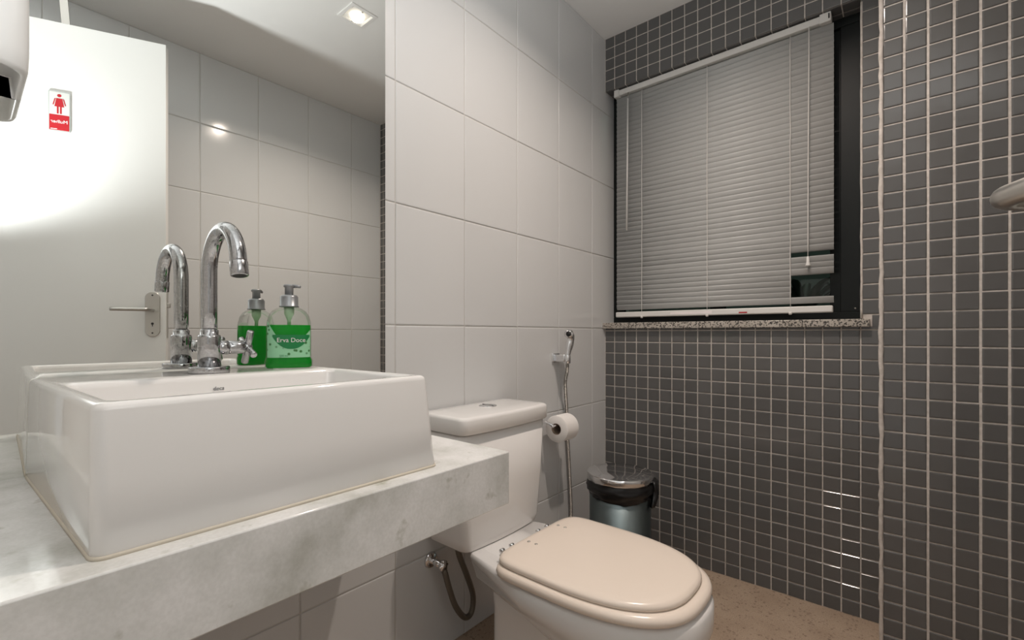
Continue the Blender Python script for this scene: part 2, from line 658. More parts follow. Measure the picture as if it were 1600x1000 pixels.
# dim planting and wall outside the window
ow = obj('wall_outside_blocker', boxes((-0.6, 1.9, 0.80, 0.86, 0.2, 2.8), (-0.66, -0.6, 0.14, 0.86, 0.2, 2.8), (1.9, 1.96, 0.14, 0.86, 0.2, 2.8),
                                  (-0.66, 1.96, 0.14, 0.86, 2.8, 2.86), (-0.66, 0.0, 0.14, 0.20, 0.2, 2.8), (W, 1.96, 0.14, 0.20, 0.2, 2.8), (0.0, W, 0.2, 0.26, H, 2.8)), 'outside_wall')  # unseen sides and roof added to keep world light out
tag(ow, 'dim grey green wall outside behind the window, with added light-blocking sides and roof', 'wall', kind='structure')
ledge = obj('trim_2', boxes((-0.6, 1.9, 0.205, 0.80, 0.65, 0.75)), 'outside_wall')
tag(ledge, 'outside ledge below the window carrying the plant', 'ledge', kind='structure')
pt = thing('palm_plant', 'dark palm leaves outside seen through the gap in the blind', 'plant', (0.72, 0.48, 0.75))
bm = bmesh.new()
cyl(bm, (0, 0, 0), (0, 0, 0.30), 0.02, 0.012, 10)
obj('stem', bm, 'leaf', pt, True)
for k in range(16):
    a = 2 * pi * k / 16 + random.uniform(-0.15, 0.15)
    L = random.uniform(0.26, 0.40)
    bm = bmesh.new()
    rings = []
    for i in range(8):
        t = i / 7
        rr = L * t
        zz = 0.28 + 0.36 * t - 0.22 * t * t
        wd = 0.017 * math.sin(pi * (0.08 + 0.9 * t)) + 0.001
        cx, cy = rr * math.cos(a), 0.45 * rr * math.sin(a)
        sx, sy = -math.sin(a) * wd, math.cos(a) * wd
        rings.append([(cx + sx, cy + sy, zz), (cx, cy, zz - 0.006), (cx - sx, cy - sy, zz), (cx, cy, zz + 0.004)])
    loft(bm, rings)
    obj('leaf', bm, 'leaf', pt, True)
# added fill light, brightens the outside wall behind the leaves
lamp('outside_fill', 'AREA', (0.6, 0.62, 2.75), 4.5, (0.85, 1.0, 0.95), (0, 0, 0), size=0.4)

# venetian blind
BX0, BX1, BY = 0.044, 0.874, 0.034
blind = thing('venetian_blind', 'white venetian blind with broken slats near its lower corner', 'blind', (0, 0, 0))
bm = bmesh.new()
box(bm, BX0 + 0.012, BX1 - 0.026, 0.016, 0.045, 2.036, 2.0605)
obj('headrail', bm, 'rail', blind, bevel=0.002)
for x0, x1 in ((BX0 - 0.004, BX0 + 0.020), (BX1 - 0.040, BX1 - 0.006)):
    bm = bmesh.new()
    box(bm, x0, x1, 0.011, 0.05, 2.031, 2.0635)
    o = obj('end_bracket', bm, 'rail', blind, bevel=0.002)
    if x0 > 0.5:
        bm = bmesh.new()
        box(bm, x1 - 0.008, x1 - 0.004, 0.0095, 0.012, 2.040, 2.057)
        obj('slot', bm, 'black', o)


def slat_mesh(x0, x1):
    bm = bmesh.new()
    n = 6
    wd = 0.0245
    tilt = math.radians(75)
    rings = []
    front, back = [], []
    for i in range(n + 1):
        t = i / n - 0.5
        crown = 0.0019 * (1 - 4 * t * t)
        for lst, off in ((front, 0.0), (back, 0.0006)):
            u, v_ = t * wd, crown - off
            # u along the tilted slat, v_ normal pointing to the room
            y = -math.cos(tilt) * u - math.sin(tilt) * v_
            z = math.sin(tilt) * u - math.cos(tilt) * v_
            lst.append((y, z))
    prof = front + back[::-1]
    ring = lambda x: [(x, y, z) for y, z in prof]
    loft(bm, [ring(x0), ring(x1)])
    me = bpy.data.meshes.new('slat')
    bmesh.ops.recalc_face_normals(bm, faces=bm.faces)
    bm.to_mesh(me)
    bm.free()
    me.materials.append(M['blind'])
    for p in me.polygons:
        p.use_smooth = len(p.vertices) == 4
    return me


SL_FULL = slat_mesh(BX0, BX1)
SL_SHORT = slat_mesh(BX0, 0.7445)
pitch = 0.0207
nsl = 47
for k in range(nsl):
    z = 1.0665 + pitch * k
    short = (1.080 < z < 1.155) or (1.226 < z < 1.242)
    o = bpy.data.objects.new('slat', SL_SHORT if short else SL_FULL)
    COL.objects.link(o)
    o.parent = blind
    o.location = (0, BY, z)
    o.rotation_euler = (random.gauss(0, 0.02), random.gauss(0, 0.0006), 0)
bm = bmesh.new()
box(bm, BX0, BX1 - 0.002, BY - 0.014, BY + 0.010, 1.021, 1.045)
rail = obj('bottom_rail', bm, 'rail', blind, bevel=0.004)
bm = bmesh.new()
box(bm, 0.30, 0.47, BY - 0.0147, BY - 0.0135, 1.028, 1.038)
obj('sticker', bm, 'white_print', rail)
bm = bmesh.new()
box(bm, 0.57, 0.60, BY - 0.0147, BY - 0.0135, 1.026, 1.031)
obj('red_sticker', bm, 'red', rail)
for cx in (0.171, 0.451, 0.744):
    bm = bmesh.new()
    tube(bm, [(cx + random.gauss(0, 0.0005), BY - 0.0125, 1.03 + i * 0.05) for i in range(21)], 0.0013, 6)
    obj('ladder_cord', bm, 'cord', blind, True)
for cx in (0.171, 0.451, 0.744):
    bm = bmesh.new()
    lathe(bm, [(0.004, 0), (0.006, 0.004), (0.005, 0.010)], 10, cx, BY - 0.013, 1.0155)
    obj('cord_button', bm, 'cord', blind, True)
bm = bmesh.new()
tube(bm, catmull([(0.803, 0.012, 2.035), (0.803, 0.010, 1.90), (0.801, 0.010, 1.6), (0.800, 0.010, 1.21)], 6), 0.0016, 6)
pc = obj('pull_cord', bm, 'cord', blind, True)
bm = bmesh.new()
lathe(bm, [(0.002, 0.034), (0.0042, 0.030), (0.0052, 0.010), (0.0085, 0.002), (0.008, 0.0)], 14, 0.800, 0.010, 1.187)
obj('tassel', bm, 'rail', pc, True)
bm = bmesh.new()
tube(bm, [(0.110, 0.014, 2.035), (0.110, 0.010, 2.00)], 0.002, 8)
hk = obj('wand_hook', bm, 'brushed', blind, True)
bm = bmesh.new()
tube(bm, [(0.110, 0.010, 2.005), (0.108, 0.008, 1.70), (0.105, 0.008, 1.412)], 0.0036, 8)
obj('tilt_wand', bm, 'rail', blind, True)

# ------------------------------------------------------------------ mirror
mir = obj('wall_mirror', boxes((0.0006, 0.006, YF + 0.004, -1.2, 0.7222, 2.22)), 'mirror')
tag(mir, 'large frameless wall mirror above the marble counter', 'mirror')
mir.data.materials.append(M['sign_edge'])
for p in mir.data.polygons:
    if abs(p.normal.x) < 0.5:
        p.material_index = 1

# ------------------------------------------------------------------ marble counter
ZC = 0.722
CF, CE = 0.483, -1.252
ctr = thing('marble_counter', 'white marble counter with green flecks under the basin', 'counter', (0.24, -1.68, ZC))


def under(parent, o):
    """keep world coordinates although the parent empty stands elsewhere"""
    o.parent = parent
    o.location = Vector(o.location) - Vector(parent.location)
    return o


prof = [(0.0, ZC), (CF, ZC), (CF, ZC - 0.1), (CF - 0.025, ZC - 0.1), (CF - 0.025, ZC - 0.03), (0.0, ZC - 0.03)]
bm = bmesh.new()
loft(bm, [[(x, YF, z) for x, z in prof], [(x, CE, z) for x, z in prof]])
under(ctr, obj('countertop', bm, 'marble', bevel=0.0025))
under(ctr, obj('side_apron', boxes((0.0, CF - 0.025, CE - 0.025, CE - 0.0004, ZC - 0.1, ZC - 0.0295)), 'marble'))

# ------------------------------------------------------------------ basin
ZB = 0.876
BF, BL, BR = 0.452, -1.846, -1.404
bas = thing('wash_basin', 'square white ceramic vessel basin on the marble counter', 'basin', (0.23, -1.63, ZC))
bm = bmesh.new()
L_, R_, Fr, Bk = BL, BR, BF, 0.0085
lt, rt, ft = 0.003, 0.009, 0.013       # how far the top draws in at left, right and front
def brect(x0, x1, y0, y1, z, r, rb=0.004, n=5):
    """rounded rectangle with tight corners on the mirror side"""
    pts = []
    for cx, cy, a0, q in ((x1 - r, y1 - r, 0, r), (x0 + rb, y1 - rb, pi / 2, rb), (x0 + rb, y0 + rb, pi, rb), (x1 - r, y0 + r, 1.5 * pi, r)):
        for k in range(n + 1):
            a = a0 + pi / 2 * k / n
            pts.append((cx + q * math.cos(a), cy + q * math.sin(a), z))
    return pts


rings = [brect(Bk + 0.002, Fr - 0.003, L_ + 0.003, R_ - 0.003, ZC, 0.016),
         brect(Bk, Fr, L_, R_, ZC + 0.004, 0.013)]
for t in (0.5, 1.0):
    rings.append(brect(Bk, Fr - ft * t, L_ + lt * t, R_ - rt * t, ZC + (ZB - 0.008 - ZC) * t, 0.013))
TF, TL, TR = Fr - ft, L_ + lt, R_ - rt
for a in (30, 60, 90):
    d = 0.008 * (1 - math.cos(math.radians(a)))
    rings.append(brect(Bk + min(d, 0.004), TF - d, TL + d, TR - d, ZB - 0.008 + 0.008 * math.sin(math.radians(a)), 0.013 - d * 0.5))
IB, IF, IL, IR = 0.172, TF - 0.021, TL + 0.020, TR - 0.020
rings.append(rrect(IB - 0.005, IF + 0.005, IL - 0.005, IR + 0.005, ZB, 0.016))
rings.append(rrect(IB - 0.001, IF + 0.001, IL - 0.001, IR + 0.001, ZB - 0.0025, 0.015))
rings.append(rrect(IB + 0.001, IF - 0.001, IL + 0.001, IR - 0.001, ZB - 0.008, 0.015))
rings.append(rrect(IB + 0.006, IF - 0.006, IL + 0.006, IR - 0.006, ZB - 0.085, 0.02))
rings.append(rrect(IB + 0.016, IF - 0.016, IL + 0.016, IR - 0.016, ZB - 0.103, 0.02))
rings.append(rrect(IB + 0.05, IF - 0.05, IL + 0.05, IR - 0.05, ZB - 0.110, 0.03))
skew = lambda p: (p[0], p[1] - 0.016 * (1 - p[0] / BF), p[2])
loft(bm, [[skew(p) for p in r_] for r_ in rings])
under(bas, obj('bowl', bm, 'ceramic', smooth=True))
bm = bmesh.new()
loft(bm, [[skew(p) for p in brect(Bk, Fr + 0.0018, L_ - 0.0018, R_ + 0.0018, ZC - 0.0003, 0.015)], [skew(p) for p in brect(Bk, Fr + 0.0008, L_ - 0.0008, R_ + 0.0008, ZC + 0.004, 0.013)]])
under(bas, obj('sealant_line', bm, 'sealant', smooth=True))
bm = bmesh.new()
lathe(bm, [(0.03, 0), (0.03, 0.003), (0.022, 0.004)], 24, (IB + IF) / 2, (IL + IR) / 2, ZB - 0.1105)
under(bas, obj('drain', bm, 'chrome', smooth=True))
bm = text_mesh('deca', 0.0092, 0.0002, 0.12)
# stand the letters on the back inner wall, which faces +X
bmesh.ops.transform(bm, matrix=Matrix.Translation((IB + 0.0029, -1.647, ZB - 0.0215)) @ Matrix.Rotation(pi / 2, 4, 'Z') @ Matrix.Rotation(pi / 2, 4, 'X'), verts=bm.verts)
under(bas, obj('logo_lettering', bm, 'grey_print'))

# ------------------------------------------------------------------ faucet
FX, FY = 0.0885, -1.6346
fau = thing('basin_faucet', 'tall chrome gooseneck faucet with cross handle on the basin', 'faucet', (FX, FY, ZB))
bm = bmesh.new()
lathe(bm, [(0.031, 0), (0.0325, 0.0015), (0.0325, 0.010), (0.0315, 0.0115), (0.0195, 0.0115)], 40, cz=-0.0005)
obj('base_plate', bm, 'stained_chrome', fau, True)
bm = bmesh.new()
lathe(bm, [(0.0185, 0.010), (0.0185, 0.064), (0.0175, 0.068), (0.0146, 0.0685), (0.0146, 0.077), (0.0127, 0.079)], 36)
obj('body', bm, 'stained_chrome', fau, True)
bm = bmesh.new()
R0 = 0.069
zc = 0.182
path = [(0, 0, 0.07), (0, 0, 0.12), (0, 0, 0.16)]
for k in range(0, 23):
    a = pi - k * math.radians(172) / 22
    path.append((R0 + R0 * math.cos(a), 0, zc + R0 * 1.0 * math.sin(a)))
e1 = Vector(path[-1])
d_ = (Vector(path[-1]) - Vector(path[-2])).normalized()
path.append(tuple(e1 + d_ * 0.004))
tube(bm, path, 0.0127, 24)
obj('spout', bm, 'stained_chrome', fau, True)
bm = bmesh.new()
p0 = e1 + d_ * 0.003
tube(bm, [p0, p0 + d_ * 0.0012, p0 + d_ * 0.0225, p0 + d_ * 0.024], [0.0129, 0.0136, 0.0136, 0.0128], 24)
aer = obj('aerator', bm, 'stained_chrome', fau, True)
bm = bmesh.new()
cyl(bm, p0 + d_ * 0.0236, p0 + d_ * 0.0243, 0.0105, n=20)
obj('outlet', bm, 'black', aer)
# side valve with cross handle, pointing along the wall
zv = 0.045
bm = bmesh.new()
tube(bm, [(0, 0.010, zv), (0, 0.029, zv), (0, 0.030, zv)], [0.0132, 0.0132, 0.012], 24)
obj('valve_neck', bm, 'stained_chrome', fau, True)
bm = bmesh.new()
tube(bm, [(0, 0.030, zv), (0, 0.031, zv), (0, 0.056, zv), (0, 0.058, zv)], [0.0115, 0.0125, 0.0125, 0.011], 24)
vs = obj('valve_stem', bm, 'stained_chrome', fau, True)
bm = bmesh.new()
hy = 0.065
for a in (math.radians(64), math.radians(154)):
    u = Vector((math.cos(a), 0, math.sin(a)))
    c = Vector((0, hy, zv))
    tube(bm, [c - u * 0.0345, c - u * 0.033, c + u * 0.033, c + u * 0.0345], [0.0050, 0.0062, 0.0062, 0.0050], 16)
tube(bm, [(0, 0.055, zv), (0, 0.070, zv), (0, 0.072, zv)], [0.009, 0.009, 0.006], 20)
obj('cross_handle', bm, 'stained_chrome', fau, True)

# ------------------------------------------------------------------ soap bottle
SX, SY = 0.088, -1.490
face = math.atan2(CAM.y - SY, CAM.x - SX)
soap = thing('soap_bottle', 'clear pump bottle of green liquid soap on the basin ledge', 'soap bottle', (SX, SY, ZB), rot=(0, 0, face))
DEP, WID = 0.026, 0.043              # half depth and half width of the oval body


def oval(s, z, n=40, d=0.0, e=2.6, round_=0.0):
    pts = []
    for i in range(n):
        a = 2 * pi * i / n
        c, sn = math.cos(a), math.sin(a)
        dd, ww = DEP * s - d, WID * s - d
        dd = dd + (ww - dd) * round_
        pts.append((dd * math.copysign(abs(c) ** (2 / e), c), ww * math.copysign(abs(sn) ** (2 / e), sn), z))
    return pts


bm = bmesh.new()
ring = [oval(0.97, 0.0005), oval(1.04, 0.003), oval(1.05, 0.016), oval(0.99, 0.0215), oval(0.98, 0.03), oval(0.98, 0.084),
        oval(0.955, 0.096), oval(0.88, 0.108), oval(0.74, 0.117, e=2.3, round_=0.2), oval(0.54, 0.1225, e=2.1, round_=0.5), oval(0.34, 0.1245, e=2, round_=1), oval(0.33, 0.129, e=2, round_=1)]
loft(bm, ring, True, False)
bot = obj('bottle_body', bm, 'bottle', soap, True)
bm = bmesh.new()
loft(bm, [oval(0.97, 0.0015, d=0.0012), oval(1.03, 0.004, d=0.0012), oval(1.03, 0.016, d=0.0012), oval(0.97, 0.022, d=0.0012), oval(0.97, 0.084, d=0.001), oval(0.965, 0.0885, d=0.001)])
lq = obj('liquid', bm, 'soap', soap, True)
lq.data.set_sharp_from_angle(angle=math.radians(50))


def wrap(u, z, off):
    """point on the front of the oval at sideways distance u"""
    e = 2.6
    q = min(abs(u) / (WID * 0.98), 0.999)
    x = DEP * 0.98 * (1 - q ** e) ** (1 / e)
    return (x + off, u, z)


def wrapped_sheet(poly_fn, nu, nz, off):
    bm = bmesh.new()
    grid = [[bm.verts.new(wrap(*poly_fn(i / nu, j / nz), off)) for i in range(nu + 1)] for j in range(nz + 1)]
    for j in range(nz):
        for i in range(nu):
            bm.faces.new((grid[j][i], grid[j][i + 1], grid[j + 1][i + 1], grid[j + 1][i]))
    return bm


uw = 0.0395
lab = obj('label', wrapped_sheet(lambda s, t: ((s * 2 - 1) * uw, 0.0225 + t * (0.030 + 0.026 * abs(s * 2 - 1) ** 2 + (0.02 if s < 0.3 else 0) * (0.3 - s) * 3)), 20, 6, 0.0006), 'label_mint', soap, True)


def blob(s, t):
    u = (s * 2 - 1) * 0.034
    lo = 0.040 + 0.024 * abs(s * 2 - 1) ** 2.4
    return (u + 0.004, lo + t * (0.0685 - lo))


obj('label_band', wrapped_sheet(blob, 20, 6, 0.0011), 'label_dark', lab, True)
bm = text_mesh('Erva Doce', 0.0125, 0.0001)
for v in bm.verts:
    v.co = Vector(wrap(v.co.x + 0.004, 0.0575 + v.co.y, 0.0016 + v.co.z))
obj('label_lettering', bm, 'white_print', lab)
bm = text_mesh('500 ml', 0.0055, 0.0001)
for v in bm.verts:
    v.co = Vector(wrap(v.co.x - 0.010, 0.0262 + v.co.y, 0.0014 + v.co.z))
obj('volume_lettering', bm, 'label_dark', lab)
bm = bmesh.new()
lathe(bm, [(0.0185, 0.1255), (0.019, 0.1270), (0.0172, 0.1282), (0.0172, 0.146), (0.0145, 0.150), (0.008, 0.151)], 30)
obj('pump_collar', bm, 'grey_pump', soap, True)
bm = bmesh.new()
lathe(bm, [(0.0082, 0.149), (0.0082, 0.1655), (0.0105, 0.167), (0.0105, 0.1705), (0.009, 0.172)], 24)
# short nozzle, along the wall
tube(bm, [(0.000, 0.004, 0.1690), (0.003, 0.016, 0.1688), (0.005, 0.0215, 0.1672)], [0.004, 0.0035, 0.0026], 12)
obj('pump_head', bm, 'grey_pump', soap, True)
bm = bmesh.new()
lathe(bm, [(0.0095, 0.126), (0.0095, 0.112), (0.006, 0.104), (0.0035, 0.098), (0.0035, 0.089)], 16)
obj('pump_tube', bm, 'label_mint', soap, True)
bpy.data.objects['pump_tube'].data.materials[0] = mat('milky_plastic', (0.45, 0.62, 0.42), 0.4)

# ------------------------------------------------------------------ toilet
TY = -0.905
toi = thing('toilet', 'cream white close-coupled toilet with closed lid beside the counter', 'toilet', (0.40, TY, 0.0))


def tp(name, bm, m, parent=None, **kw):
    o = obj(name, bm, m, **kw)
    if parent is None:
        return under(toi, o)
    o.parent = parent
    return o


def dshape(xb, xf, xc, w_, z, nb=4.5, nf=2.4, n=72, zfun=None, neck=False):
    pts = []
    for i in range(n):
        a = 2 * pi * i / n
        c, s_ = math.cos(a), math.sin(a)
        if c >= 0:
            k, ex = xf - xc, nf
        else:
            k, ex = xc - xb, nb
        x = xc + k * math.copysign(abs(c) ** (2 / ex), c)
        y = w_ * math.copysign(abs(s_) ** (2 / ex), s_)
        if neck:
            t = min(1, max(0, (x - 0.13) / 0.085))
            y *= 0.5 + 0.5 * t * t * (3 - 2 * t)
        y += TY
        pts.append((x, y, z if zfun is None else zfun(x) + z))
    return pts


# pedestal
bm = bmesh.new()
loft(bm, [dshape(0.205, 0.56, 0.36, 0.120, 0.0, 8, 2.6), dshape(0.205, 0.56, 0.36, 0.120, 0.02, 8, 2.6), dshape(0.210, 0.54, 0.36, 0.112, 0.05, 8, 2.6),
          dshape(0.210, 0.54, 0.36, 0.112, 0.22, 8, 2.6), dshape(0.210, 0.56, 0.36, 0.122, 0.31, 8, 2.6)])
tp('pedestal', bm, 'ceramic', smooth=True)
# bowl with its deck; underside falls from the deck to the front
bm = bmesh.new()
N_ = dict(neck=True)
sl = lambda z0, k, lo: (lambda x: max(lo, z0 - k * max(0.0, x - 0.2)))
loft(bm, [dshape(0.23, 0.53, 0.36, 0.085, 0.0, 6, 2.5, zfun=sl(0.270, 0.36, 0.10), **N_),
          dshape(0.20, 0.62, 0.36, 0.120, 0.0, 6, 2.5, zfun=sl(0.290, 0.34, 0.12), **N_),
          dshape(0.08, 0.695, 0.37, 0.160, 0.0, 8, 2.5, zfun=sl(0.318, 0.26, 0.18), **N_),
          dshape(0.02, 0.730, 0.38, 0.186, 0.0, 9, 2.5, zfun=sl(0.335, 0.16, 0.245), **N_),
          dshape(0.015, 0.744, 0.38, 0.196, 0.0, 9, 2.5, zfun=sl(0.347, 0.12, 0.300), **N_),
          dshape(0.015, 0.744, 0.38, 0.195, 0.348, 9, 2.5, **N_),
          dshape(0.018, 0.738, 0.38, 0.190, 0.3545, 9, 2.5, **N_),
          dshape(0.026, 0.726, 0.38, 0.180, 0.358, 9, 2.5, **N_)])
tp('bowl', bm, 'ceramic', smooth=True)
# tank
bm = bmesh.new()


def tring(z, hw, xf, bow=0.012, xb=0.012, r=0.022):
    pts = rrect(xb, xf, TY - hw, TY + hw, z, r, 6)
    res = []
    # denser front edge so that the face bows outward a little
    for (x, y, zz) in pts:
        k = max(0.0, 1 - ((y - TY) / hw) ** 2)
        res.append((x + (bow * k if x > (xb + xf) / 2 else 0), y, zz))
    return res


def tring2(z, hw, xf, bow=0.012, xb=0.012, r=0.022):
    pts = tring(z, hw, xf, bow, xb, r)
    # add points along the long front edge (between the last and the first corner)
    m_ = 8
    ya, yb = pts[-1][1], pts[0][1]
    for i in range(1, m_):
        y = ya + (yb - ya) * i / m_
        pts.append((xf + bow * (1 - ((y - TY) / hw) ** 2), y, z))
    return pts


loft(bm, [tring2(0.352, 0.135, 0.150, 0.008), tring2(0.3535, 0.148, 0.160, 0.009), tring2(0.362, 0.157, 0.170, 0.010), tring2(0.385, 0.163, 0.176, 0.010), tring2(0.52, 0.174, 0.181), tring2(0.676, 0.182, 0.184)])
tp('tank', bm, 'ceramic', smooth=True)
bm = bmesh.new()
loft(bm, [tring2(0.6785, 0.180, 0.182, xb=0.012), tring2(0.6800, 0.187, 0.190, xb=0.010), tring2(0.684, 0.190, 0.194, xb=0.008), tring2(0.717, 0.190, 0.194, xb=0.008), tring2(0.7225, 0.1885, 0.1925, xb=0.009),
          tring2(0.7255, 0.1845, 0.1885, xb=0.013), tring2(0.7265, 0.178, 0.182, xb=0.020), tring2(0.7285, 0.140, 0.150, 0.01, xb=0.05)])
tl = tp('tank_lid', bm, 'ceramic', smooth=True)
bm = bmesh.new()
lathe(bm, [(0.027, 0), (0.027, 0.0022), (0.024, 0.003), (0.0225, 0.002), (0.0215, 0.0035), (0.0, 0.0042)], 30, 0.098, TY + 0.005, 0.7282, cap1=False)
b_o = tp('flush_button', bm, 'chrome', smooth=True)
bm = boxes((0.076, 0.120, TY + 0.0045, TY + 0.0055, 0.7315, 0.7327))
under(toi, obj('button_split', bm, 'black'))
# seat ring and cover
bm = bmesh.new()
loft(bm, [dshape(0.285, 0.728, 0.43, 0.187, 0.3575, 6.5, 2.7), dshape(0.281, 0.735, 0.43, 0.194, 0.362, 6.5, 2.7), dshape(0.280, 0.737, 0.43, 0.196, 0.370, 6.5, 2.7),
          dshape(0.281, 0.733, 0.43, 0.193, 0.378, 6.5, 2.7), dshape(0.285, 0.724, 0.43, 0.184, 0.3822, 6.5, 2.7)])
tp('seat', bm, 'seat', smooth=True)
bm = bmesh.new()
loft(bm, [dshape(0.284, 0.706, 0.43, 0.174, 0.3810, 6.5, 2.7), dshape(0.279, 0.713, 0.43, 0.180, 0.3835, 6.5, 2.7), dshape(0.278, 0.715, 0.43, 0.182, 0.388, 6.5, 2.7),
          dshape(0.279, 0.712, 0.43, 0.180, 0.3945, 6.5, 2.7), dshape(0.284, 0.704, 0.43, 0.173, 0.3985, 6.5, 2.7), dshape(0.296, 0.688, 0.43, 0.160, 0.4002, 6.5, 2.7), dshape(0.36, 0.64, 0.43, 0.10, 0.4012, 6.5, 2.7)])
lid = tp('seat_cover', bm, 'seat', smooth=True)
for yy in (TY - 0.060, TY + 0.075):
    for xx in (0.306, 0.330):
        bm = bmesh.new()
        lathe(bm, [(0.0042, 0), (0.0040, 0.0016), (0.002, 0.0028), (0.0, 0.003)], 14, xx, yy, 0.3998, cap1=False)
        under(toi, obj('cover_screw', bm, 'brushed', smooth=True))
for ya, yb in ((TY - 0.132, TY - 0.080), (TY + 0.022, TY + 0.078)):
    bm = bmesh.new()
    cyl(bm, (0.274, ya, 0.379), (0.274, yb, 0.379), 0.0052, n=16)
    box(bm, 0.262, 0.284, ya + 0.006, ya + 0.018, 0.357, 0.377)
    hg = under(toi, obj('hinge', bm, 'brushed', smooth=False))
    for y in (ya + 0.008, yb - 0.006):
        bm = bmesh.new()
        cyl(bm, (0.269, y - 0.005, 0.388), (0.269, y + 0.005, 0.388), 0.0062, n=16)
        o = obj('hinge_knuckle', bm, 'chrome', smooth=True)
        under(toi, o)

# supply: angle valve on the wall and flexible hose to the tank
sup = thing('water_supply_hose', 'dark braided water hose looping from the wall valve to the tank', 'hose', (0.0, -1.04, 0.285))
bm = bmesh.new()
cyl(bm, (0.0, 0, 0), (0.006, 0, 0), 0.024, 0.020)
obj('wall_flange', bm, 'chrome', sup, True)
bm = bmesh.new()
tube(bm, [(0.004, 0, 0), (0.045, 0, 0)], 0.010, 14)
tube(bm, [(0.036, 0, 0.004), (0.038, 0.006, -0.006), (0.044, 0.010, -0.014)], 0.0085, 12)
obj('valve_body', bm, 'chrome', sup, True)
bm = bmesh.new()
for k in range(4):
    a = k * pi / 4
    u = Vector((0, math.cos(a), math.sin(a)))
    tube(bm, [Vector((0.055, 0, 0)) - u * 0.015, Vector((0.055, 0, 0)) + u * 0.015], 0.0052, 8)
cyl(bm, (0.044, 0, 0), (0.062, 0, 0), 0.010)
obj('valve_handle', bm, 'chrome', sup, True)
bm = bmesh.new()
hp = catmull([(0.042, 0.010, -0.012), (0.056, 0.006, -0.022), (0.060, 0.019, -0.072), (0.060, 0.044, -0.134), (0.060, 0.080, -0.182), (0.060, 0.108, -0.180),
              (0.060, 0.115, -0.132), (0.062, 0.088, -0.061), (0.064, 0.058, 0.004), (0.066, 0.046, 0.040), (0.068, 0.044, 0.069)], 8)
tube(bm, hp, 0.0085, 12)
obj('braided_hose', bm, 'hose_grey', sup, True)

# ------------------------------------------------------------------ toilet paper on its holder
hol = thing('paper_holder', 'chrome toilet paper holder on the white wall beside the tank', 'holder', (0.0, -0.452, 0.603))
bm = bmesh.new()
box(bm, 0.0, 0.006, -0.085, -0.050, -0.022, 0.030)
obj('wall_plate', bm, 'chrome', hol, bevel=0.003)
bm = bmesh.new()
tube(bm, catmull([(0.004, -0.068, 0.010), (0.04, -0.068, 0.012), (0.066, -0.066, 0.004), (0.070, -0.058, 0.0), (0.070, 0.054, 0.0)], 5), 0.0055, 12)
obj('arm', bm, 'chrome', hol, True)
roll = thing('toilet_paper_roll', 'white toilet paper roll hanging on the chrome holder', 'toilet paper', (0.070, -0.452, 0.603))
bm = bmesh.new()
n = 40
prof = [(0.021, -0.045), (0.047, -0.045), (0.050, -0.0425), (0.050, 0.0325), (0.047, 0.035), (0.021, 0.035)]
rings = [[(r_ * math.cos(2 * pi * i / n), y_, r_ * math.sin(2 * pi * i / n) - 0.012) for i in range(n)] for r_, y_ in prof]
loft(bm, rings, False, False)
o = obj('paper', bm, 'paper', roll, True)
o.data.set_sharp_from_angle(angle=math.radians(40))
bm = bmesh.new()
rings = [[(r_ * math.cos(2 * pi * i / n), y_, r_ * math.sin(2 * pi * i / n) - 0.012) for i in range(n)] for r_, y_ in [(0.0211, -0.0452), (0.0196, -0.0452), (0.0196, 0.0352), (0.0211, 0.0352)]]
loft(bm, rings + [rings[0]], False, False)
obj('core', bm, 'card', roll, True)

# ------------------------------------------------------------------ hygienic shower
shw = thing('hygienic_shower', 'chrome bidet sprayer with ribbed hose hung on the white wall', 'bidet sprayer', (0.0, -0.405, 0.853))
bm = bmesh.new()
box(bm, 0.0, 0.008, -0.024, 0.024, -0.020, 0.016)
box(bm, 0.006, 0.052, -0.012, 0.014, -0.017, 0.012)
obj('wall_bracket', bm, 'chrome', shw, bevel=0.003)
bm = bmesh.new()
tube(bm, [(0.060, 0.0, -0.022), (0.060, 0.0, -0.020), (0.060, 0.0, 0.010), (0.060, 0.0, 0.012)], [0.010, 0.0115, 0.0115, 0.010], 18)
obj('holder_cup', bm, 'chrome', shw, True)
bm = bmesh.new()
tube(bm, catmull([(0.058, 0.0, -0.018), (0.058, 0.003, 0.012), (0.060, 0.010, 0.045), (0.063, 0.016, 0.070), (0.067, 0.010, 0.086), (0.072, -0.008, 0.092)], 6),
     [0.0085 + 0.0065 * min(1, i / 14) for i in range(31)], 18)
hd = obj('spray_handle', bm, 'chrome', shw, True)
nz = Vector((0.36, -0.92, 0.10)).normalized()
p0 = Vector((0.071, -0.006, 0.0918))
bm = bmesh.new()
tube(bm, [p0 - nz * 0.004, p0 + nz * 0.002, p0 + nz * 0.010], [0.0150, 0.0180, 0.0172], 20)
obj('spray_head', bm, 'chrome', hd, True)
bm = bmesh.new()
cyl(bm, p0 + nz * 0.0095, p0 + nz * 0.0106, 0.0105)
obj('nozzle', bm, 'black', hd, True)
bm = bmesh.new()
tube(bm, catmull([(0.070, 0.022, 0.074), (0.070, 0.022, 0.055), (0.064, 0.018, 0.030)], 5), 0.004, 8)
obj('trigger', bm, 'chrome', hd, True)
bm = bmesh.new()
tube(bm, catmull([(0.058, 0.0, -0.016), (0.054, 0.006, -0.05), (0.032, 0.026, -0.107), (0.016, 0.060, -0.214), (0.012, 0.066, -0.287), (0.014, 0.074, -0.36), (0.014, 0.085, -0.48), (0.014, 0.095, -0.613), (0.012, 0.096, -0.68), (0.004, 0.096, -0.70)], 8), 0.0066, 12)
obj('hose', bm, 'ribbed_hose', shw, True)
bm = bmesh.new()
cyl(bm, (0.0, 0.096, -0.70), (0.012, 0.096, -0.70), 0.018, 0.014)
obj('wall_outlet', bm, 'chrome', shw, True)

